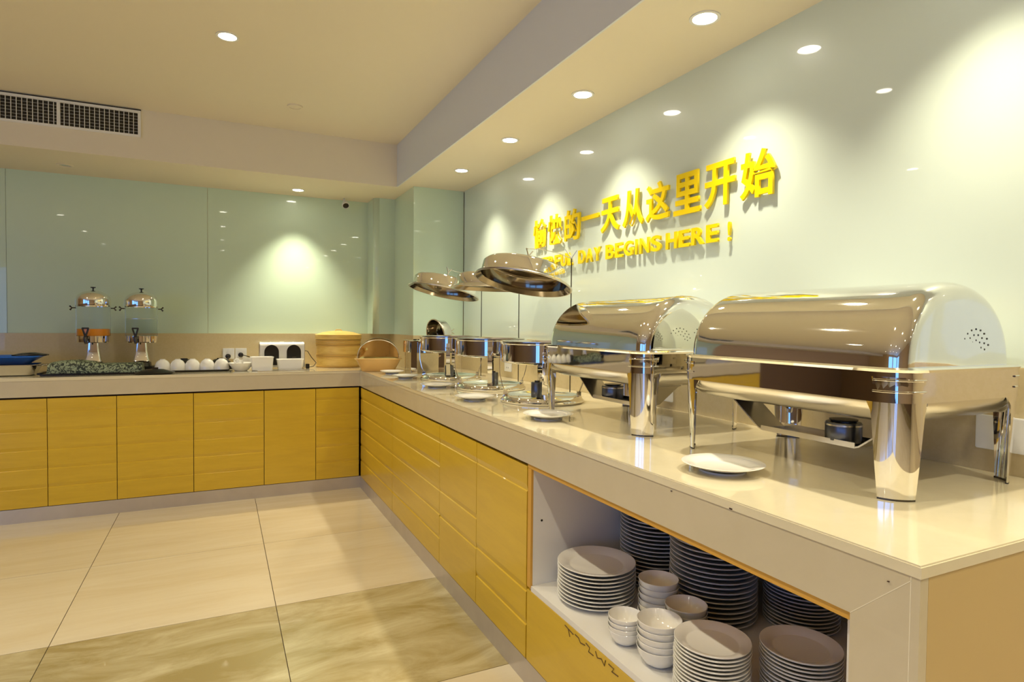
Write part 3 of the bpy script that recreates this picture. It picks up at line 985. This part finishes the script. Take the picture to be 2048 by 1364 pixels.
def plug(label, x, y, z, path):
    p = thing('power_plug', label, 'plug', (x, y, z))
    bm = lathe(BM(), [(0, 0), (0.017, 0), (0.020, 0.006), (0.019, 0.024), (0.012, 0.030), (0, 0.031)], 20)
    bmesh.ops.rotate(bm, verts=bm.verts, matrix=Matrix.Rotation(PI / 2, 3, 'X'))
    obj('plug_body', bm, M['black'], p, 40)
    obj('cord', tube(BM(), path, 0.0035, 8), M['black'], p, True)


socket('left of two white sockets on the back splash, with a low black plug', (0.058, 5.33, 1.005), 'y', 0.084)
socket('right of two white sockets on the back splash beside the toaster', (0.147, 5.33, 1.005), 'y', 0.084)
plug('black plug in the left back socket, cord hanging down', 0.053, 5.319, 0.985, [(0, -0.026, -0.012), (0.0, -0.03, -0.04), (-0.008, -0.04, -0.075), (-0.03, -0.07, -0.081)])
plug('black plug in the right back socket, cord leading to the toaster', 0.145, 5.319, 0.995, [(0.012, -0.026, 0.0), (0.04, -0.03, -0.008), (0.075, -0.04, -0.018), (0.10, -0.08, -0.05)])
socket('white double socket low on the splash behind the far roll-top dish', (1.752, 2.095, 0.975), 'x', 0.1)
socket('large white socket plate behind the near roll-top dish, right picture edge', (1.752, 0.810, 1.0), 'x', 0.148, holes=1)
socket('white socket on the splash behind the nearest round dishes', (1.752, 3.70, 0.985), 'x', 0.1)

# ------------------------------------------------------------ small ware on the back counter
t = thing('serving_tray', 'long thin black tray holding five white upturned domes', 'tray', (-0.185, 4.93, TOP))
bm = BM()
rows = [[(p[0], p[1], z) for p in rounded_rect(0.245 + d, 0.085 + d, 0.03, 5)] for d, z in ((-0.012, 0), (-0.004, 0.006), (0, 0.014), (-0.004, 0.014), (-0.014, 0.006))]
V = grid(bm, rows, True)
bm.faces.new(V[0][::-1]); bm.faces.new(V[-1])
obj('tray_body', bm, M['black'], t, 40)
c0 = None
places = ['leftmost', 'second from left', 'middle', 'fourth from left', 'rightmost']
for i in range(5):
    lb = 'white rounded upturned cup on the black tray, %s of the five' % places[i]
    loc = (-0.368 + i * 0.0935, 4.91, TOP + 0.0065)
    if c0 is None:
        c0 = tag(obj('upturned_cup', lathe(BM(), [(0.042, 0), (0.0465, 0.002), (0.0465, 0.028), (0.042, 0.052), (0.033, 0.069), (0.018, 0.081), (0, 0.084), (0, 0.081), (0.031, 0.065), (0.043, 0.025)], 32), M['china'], smooth=50, loc=loc), lb, 'cup', 'upturned white cups')
        c0.scale = (1.07, 1.07, 1)
        obj('foot_ring', lathe(BM(), [(0.014, 0.078), (0.016, 0.078), (0.016, 0.085), (0.014, 0.085)], 24, closed=True), M['china'], c0, True)
    else:
        o = c0.copy()
        COL.objects.link(o)
        o.location = loc
        o['label'] = lb
        g = c0.children[0].copy()
        COL.objects.link(g)
        g.parent = o
for i, (x, w_) in enumerate(((-0.245, 0.098), (0.00, 0.085))):
    o = tag(obj('black_bowl', lathe(BM(), [(0.40, 0), (0.94, 0.0), (1.0, 0.004), (0.97, 0.030), (0.80, 0.058), (0.50, 0.076), (0, 0.080), (0, 0.075), (0.7, 0.055)], 32), M['black'], smooth=50, loc=(x, 5.10, TOP)),
            'upturned black bowl behind the white cups, %s one' % ('left' if i == 0 else 'right'), 'bowl', 'upturned black bowls')
    for v in o.data.vertices:
        v.co.x *= w_
        v.co.y *= 0.065
    obj('foot_ring', lathe(BM(), [(0.022, 0.076), (0.026, 0.076), (0.026, 0.084), (0.022, 0.084)], 20, closed=True), M['black'], o, True)

# glass bowl with a cup in it
t = thing('mixing_bowl', 'wide pale glass bowl between the cups and the white box', 'bowl', (0.135, 4.87, TOP))
obj('bowl', lathe(BM(), [(0, 0), (0.04, 0), (0.055, 0.012), (0.085, 0.055), (0.088, 0.06), (0.083, 0.058), (0.052, 0.017), (0, 0.006)], 36), M['china'], t, 50)
obj('pour_lip', box(BM(), -0.096, -0.08, -0.008, 0.008, 0.054, 0.060, 0.002), M['china'], t)
t = thing('teacup', 'white cup with a ring handle standing in the pale bowl', 'cup', (0.118, 4.873, TOP + 0.020))
obj('cup', lathe(BM(), [(0, 0), (0.022, 0), (0.033, 0.045), (0.035, 0.062), (0.032, 0.061), (0.02, 0.005), (0, 0.004)], 28), M['china'], t, 50)
obj('handle', tube(BM(), [(-0.012 + 0.016 * math.cos(q), -0.036, 0.055 + 0.016 * math.sin(q)) for q in [2 * PI * k / 14 for k in range(15)]], 0.004, 8), M['china'], t, True)
o = tag(obj('small_saucer', lathe(BM(), [(0, 0), (0.028, 0), (0.044, 0.010), (0.045, 0.013), (0.026, 0.005), (0, 0.004)], 32), M['china'], smooth=50), 'small white saucer propped upright behind the pale bowl', 'saucer')
o.location = (0.182, 4.995, TOP + 0.045)
o.rotation_euler = (math.radians(80), 0, 0)


def box_dish(name, label, cat, x, y, hx, hy, h, flare, lid_=False):
    t = thing(name, label, cat, (x, y, TOP))
    bm = BM()
    rows = [[(p[0], p[1], z) for p in rounded_rect(hx + d, hy + d, 0.018, 5)] for d, z in
            ((-0.012 - flare, 0), (-0.004 - flare, 0.004), (0, h - 0.003), (0.001, h), (-0.005, h), (-0.008, h - 0.006), (-0.012 - flare, 0.008))]
    V = grid(bm, rows, True)
    bm.faces.new(V[0][::-1]); bm.faces.new(V[-1])
    obj('dish', bm, M['china'], t, 40)
    obj('rolled_rim', grid_ring(hx, hy, h), M['china'], t, 40)
    return t


def grid_ring(hx, hy, h):
    bm = BM()
    rows = [[(p[0], p[1], z) for p in rounded_rect(hx + d, hy + d, 0.018, 5)] for d, z in ((0.001, h - 0.002), (0.004, h), (0.001, h + 0.003), (-0.005, h + 0.001))]
    rows.append(rows[0])
    grid(bm, rows, True)
    return bm


box_dish('square_dish', 'tall squarish white china box before the toaster left half', 'dish', 0.276, 4.86, 0.078, 0.06, 0.100, 0.004)
box_dish('oblong_dish', 'low oblong white china dish before the toaster right half', 'dish', 0.476, 4.90, 0.096, 0.05, 0.078, 0.006)
tag(obj('thin_tray', box(BM(), -0.19, 0.17, -0.045, 0.055, 0, 0.004, 0.001), M['satin'], loc=(0.43, 4.79, TOP)), 'thin steel tray lying before the two white dishes', 'tray')

# ------------------------------------------------------------ drink dispensers


def dispenser(label, x, y, level, liquid):
    t = thing('drink_dispenser', label, 'drink dispenser', (x, y, TOP), 0, 'drink dispensers')
    obj('base', box(BM(), -0.075, 0.085, -0.07, 0.09, 0.0, 0.035, 0.006), M['black'], t)
    obj('base_step', lathe(BM(), [(0, 0.035), (0.062, 0.035), (0.058, 0.062), (0.042, 0.075), (0, 0.075)], 32), M['dark_steel'], t, 40)
    bm = BM()
    rows = []
    for z, h in ((0.072, 0.05), (0.10, 0.043), (0.15, 0.036), (0.205, 0.033)):
        rows.append([(p[0], p[1], z) for p in rounded_rect(h, h * 0.8, 0.012, 4)])
    V = grid(bm, rows, True)
    bm.faces.new(V[0][::-1]); bm.faces.new(V[-1])
    obj('column', bm, M['chrome'], t, 50)
    obj('lower_band', lathe(BM(), [(0, 0.204), (0.10, 0.206), (0.103, 0.21), (0.103, 0.252), (0.098, 0.254), (0, 0.254)], 48), M['chrome'], t, 35)
    cy = obj('clear_cylinder', lathe(BM(), [(0.0985, 0.2545), (0.101, 0.2545), (0.101, 0.462), (0.0985, 0.462)], 48, closed=True), M['clear'], t, 35)
    obj('drink', lathe(BM(), [(0, 0.2546), (0.0978, 0.2546), (0.0978, 0.2546 + level), (0, 0.2546 + level)], 48), liquid, t, 35)
    if level > 0.08:
        obj('level_ring', lathe(BM(), [(0.101, 0.3725), (0.1022, 0.3725), (0.1022, 0.375), (0.101, 0.375)], 48, closed=True), M['satin'], cy)
    dome = [(0.104, 0.455), (0.105, 0.46), (0.105, 0.50)] + [(0.105 * math.cos(q), 0.50 + 0.068 * math.sin(q)) for q in [PI / 2 * k / 10 for k in range(1, 10)]] + [(0, 0.568), (0, 0.565), (0.1, 0.50), (0.1015, 0.455)]
    lidp = obj('dome_lid', lathe(BM(), dome, 48), M['chrome'], t, 35)
    obj('lid_knob', lathe(BM(), [(0, 0.568), (0.005, 0.568), (0.005, 0.582), (0.016, 0.586), (0.016, 0.591), (0, 0.593)], 20), M['black'], lidp, 40)
    for s in (-1, 1):
        bm = tube(BM(), [(s * 0.103, 0, 0.445), (s * 0.122, 0, 0.445)], 0.004, 8)
        tube(bm, [(s * 0.122, 0, 0.445), (s * 0.136, 0, 0.458)], [0.003, 0.006], 8)
        tube(bm, [(s * 0.122, 0, 0.445), (s * 0.134, 0, 0.430)], [0.003, 0.006], 8)
        obj('wing_screw', bm, M['black'], t, True)
    # tap
    tp = obj('tap_body', tube(BM(), [(-0.024, -0.098, 0.243), (-0.024, -0.132, 0.243), (-0.024, -0.138, 0.225), (-0.020, -0.136, 0.20)], [0.013, 0.014, 0.012, 0.009], 14), M['dark_steel'], t, 50)
    bm = BM()
    for a_, b_ in (((-0.024, 0.245), (-0.041, 0.306)), ((-0.024, 0.245), (-0.007, 0.306)), ((-0.044, 0.306), (-0.004, 0.306))):
        tube(bm, [(a_[0], -0.138, a_[1]), (b_[0], -0.142, b_[1])], 0.0055, 8)
    obj('tap_lever', bm, M['black'], tp, 50)
    return t


dispenser('left drink dispenser with orange juice under a steel dome', -0.798, 5.08, 0.046, M['juice'])
dispenser('right drink dispenser with clear water under a steel dome', -0.510, 5.08, 0.118, M['water'])

t = thing('drip_tray', 'long flat black tray under the patterned block, before the dispensers', 'tray', (-0.73, 4.87, TOP))
obj('tray_body', box(BM(), -0.31, 0.30, -0.09, 0.09, 0, 0.012, 0.003), M['black'], t)
obj('tray_lip', box(BM(), -0.325, -0.305, -0.09, 0.09, 0.008, 0.020, 0.002), M['black'], t)
# patterned block: a folded cloth, lumpy
bm = BM()
n1, n2 = 26, 10
rows = []
for i in range(n1 + 1):
    u_ = i / n1
    x = -0.28 + 0.53 * u_
    row = []
    for k in range(n2 + 1):
        a = PI * k / n2
        e = 2 / 3.6
        c_, s_ = math.cos(a), math.sin(a)
        hh_ = 0.086 * (0.72 + 0.28 * math.sin(PI * min(1, u_ * 1.6 + 0.12)))
        sh = 0.02 * (s_ ** 2)
        row.append((x + sh * (1 if u_ < 0.5 else -0.3) + random.uniform(-.003, .003), -0.062 * math.copysign(abs(c_) ** e, c_), max(0, hh_ * abs(s_) ** e + random.uniform(-.002, .002))))
    rows.append(row)
V = grid(bm, rows)
bm.faces.new(V[0]); bm.faces.new(V[-1][::-1])
bm.faces.new([r_[0] for r_ in V] + [r_[-1] for r_ in V][::-1])
tag(obj('folded_cloth', bm, M['cloth'], smooth=60, loc=(-0.73, 4.87, TOP + 0.0125)), 'long folded cloth in a dark green and black swirl pattern', 'cloth')
t = thing('oval_platter', 'glossy black oval lid lying before the water dispenser', 'platter', (-0.40, 4.74, TOP))
bm = lathe(BM(), [(0, 0), (0.10, 0), (0.118, 0.010), (0.12, 0.014), (0.09, 0.022), (0.05, 0.034), (0, 0.038)], 36, sy=0.55)
obj('shell', bm, M['black'], t, 50)
obj('grip', box(BM(), -0.02, 0.02, -0.006, 0.006, 0.036, 0.046, 0.002), M['dark_steel'], t)

# steel pan with a blue tray on it at the left edge
t = thing('steel_pan', 'steel food pan with sloping end at the left picture edge', 'pan', (-1.36, 4.93, TOP))
bm = BM()
rows = [[(p[0], p[1], z) for p in rounded_rect(0.30 + d, 0.13 + d, 0.05, 6)] for d, z in ((-0.05, 0), (-0.035, 0.006), (-0.006, 0.066), (0.012, 0.07), (0.012, 0.073), (-0.008, 0.072), (-0.038, 0.008))]
V = grid(bm, rows, True)
bm.faces.new(V[0][::-1]); bm.faces.new(V[-1])
obj('pan_body', bm, M['chrome'], t, 40)
bm = BM()
for s in (-1, 1):
    tube(bm, [(0.29, s * 0.05, 0.062), (0.335, s * 0.04, 0.066), (0.335, 0, 0.066)], 0.004, 8)
obj('end_handle', bm, M['satin'], t, True)
t = thing('blue_tray', 'bright blue plastic tray resting on the steel pan', 'tray', (-1.385, 4.93, TOP + 0.0735))
bm = BM()
rows = [[(p[0], p[1], z) for p in rounded_rect(0.32 + d, 0.13 + d, 0.04, 6)] for d, z in ((-0.07, 0), (-0.06, 0.002), (0.0, 0.044), (0.018, 0.048), (0.018, 0.052), (-0.004, 0.05), (-0.064, 0.007))]
V = grid(bm, rows, True)
bm.faces.new(V[0][::-1]); bm.faces.new(V[-1])
obj('tray_body', bm, M['blue'], t, 40)
obj('rim', grid_ring2 := grid_ring(0.33, 0.14, 0.05), M['blue'], t, 40)
bm = BM()
rows = []
for i in range(9):
    rows.append([(-0.09 + 0.0225 * i, -0.04 + 0.02 * k, 0.006 + 0.014 * math.sin(PI * i / 8) * math.sin(PI * k / 4) + random.uniform(0, .004)) for k in range(5)])
V = grid(bm, rows)
c = tag(obj('black_cloth', bm, M['black'], smooth=60, loc=(-1.12, 4.94, TOP + 0.118)), 'crumpled black cloth on the end of the blue tray', 'cloth')
c.modifiers.new('thick', 'SOLIDIFY').thickness = 0.006

# ------------------------------------------------------------ wall lettering
sg = thing('wall_lettering', 'raised yellow lettering in two lines on the brightly lit glass wall', 'lettering', (XW, 2.4, 1.58))


def glyph(ch, yc, zc, w_, h, name, off):
    cu = bpy.data.curves.new('glyph', 'FONT')
    cu.body = ch
    cu.size = 1
    cu.extrude = 0.05
    cu.offset = off
    cu.resolution_u = 6
    tmp = bpy.data.objects.new('glyph', cu)
    COL.objects.link(tmp)
    dg = bpy.context.evaluated_depsgraph_get()
    dg.update()
    me = bpy.data.meshes.new_from_object(tmp.evaluated_get(dg))
    bpy.data.objects.remove(tmp)
    bpy.data.curves.remove(cu)
    xs_ = [v.co.x for v in me.vertices]
    ys_ = [v.co.y for v in me.vertices]
    x0, x1, y0, y1 = min(xs_), max(xs_), min(ys_), max(ys_)
    sx = w_ / max(1e-4, x1 - x0)
    sy = h / max(1e-4, y1 - y0)
    for v in me.vertices:
        lx = (v.co.x - (x0 + x1) / 2) * sx
        ly = (v.co.y - (y0 + y1) / 2) * sy
        depth = (v.co.z + 0.05) / 0.10 * 0.010
        v.co = (-0.0095 - depth, -lx, ly)
    me.materials.clear()
    me.materials.append(M['letter'])
    o = bpy.data.objects.new(name, me)
    COL.objects.link(o)
    o.parent = sg
    o.location = (0, yc - 2.4, zc - 1.58)
    # stand-off pin joining the letter to the wall
    return o


CH = '愉快的一天从这里开始'
cy = [3.272, 3.087, 2.893, 2.712, 2.532, 2.345, 2.167, 1.979, 1.796, 1.610]
for ch, yc in zip(CH, cy):
    if ch == '一':
        glyph(ch, yc, 1.826, 0.165, 0.022, 'character', 0.01)
    else:
        glyph(ch, yc, 1.812, 0.160, 0.172, 'character', 0.022)
EN = 'CHEERFUL DAY BEGINS HERE'
spans = (('CHEERFUL', 3.43, 2.886), ('DAY', 2.825, 2.609), ('BEGINS', 2.565, 2.139), ('HERE', 2.106, 1.798))
for wd, ya, yb in spans:
    wts = {'I': 0.42, 'L': 0.85, 'E': 0.9}
    ws = [wts.get(c_, 1.0) for c_ in wd]
    unit = (ya - yb) / (sum(ws) + 0.16 * (len(wd) - 1))
    y_ = ya
    for c_, q in zip(wd, ws):
        glyph(c_, y_ - q * unit / 2, 1.626, q * unit * (0.5 if c_ == 'I' else 1), 0.071, 'letter', 0.03)
        y_ -= (q + 0.16) * unit
glyph('!', 1.741, 1.622, 0.014, 0.074, 'letter', 0.02)
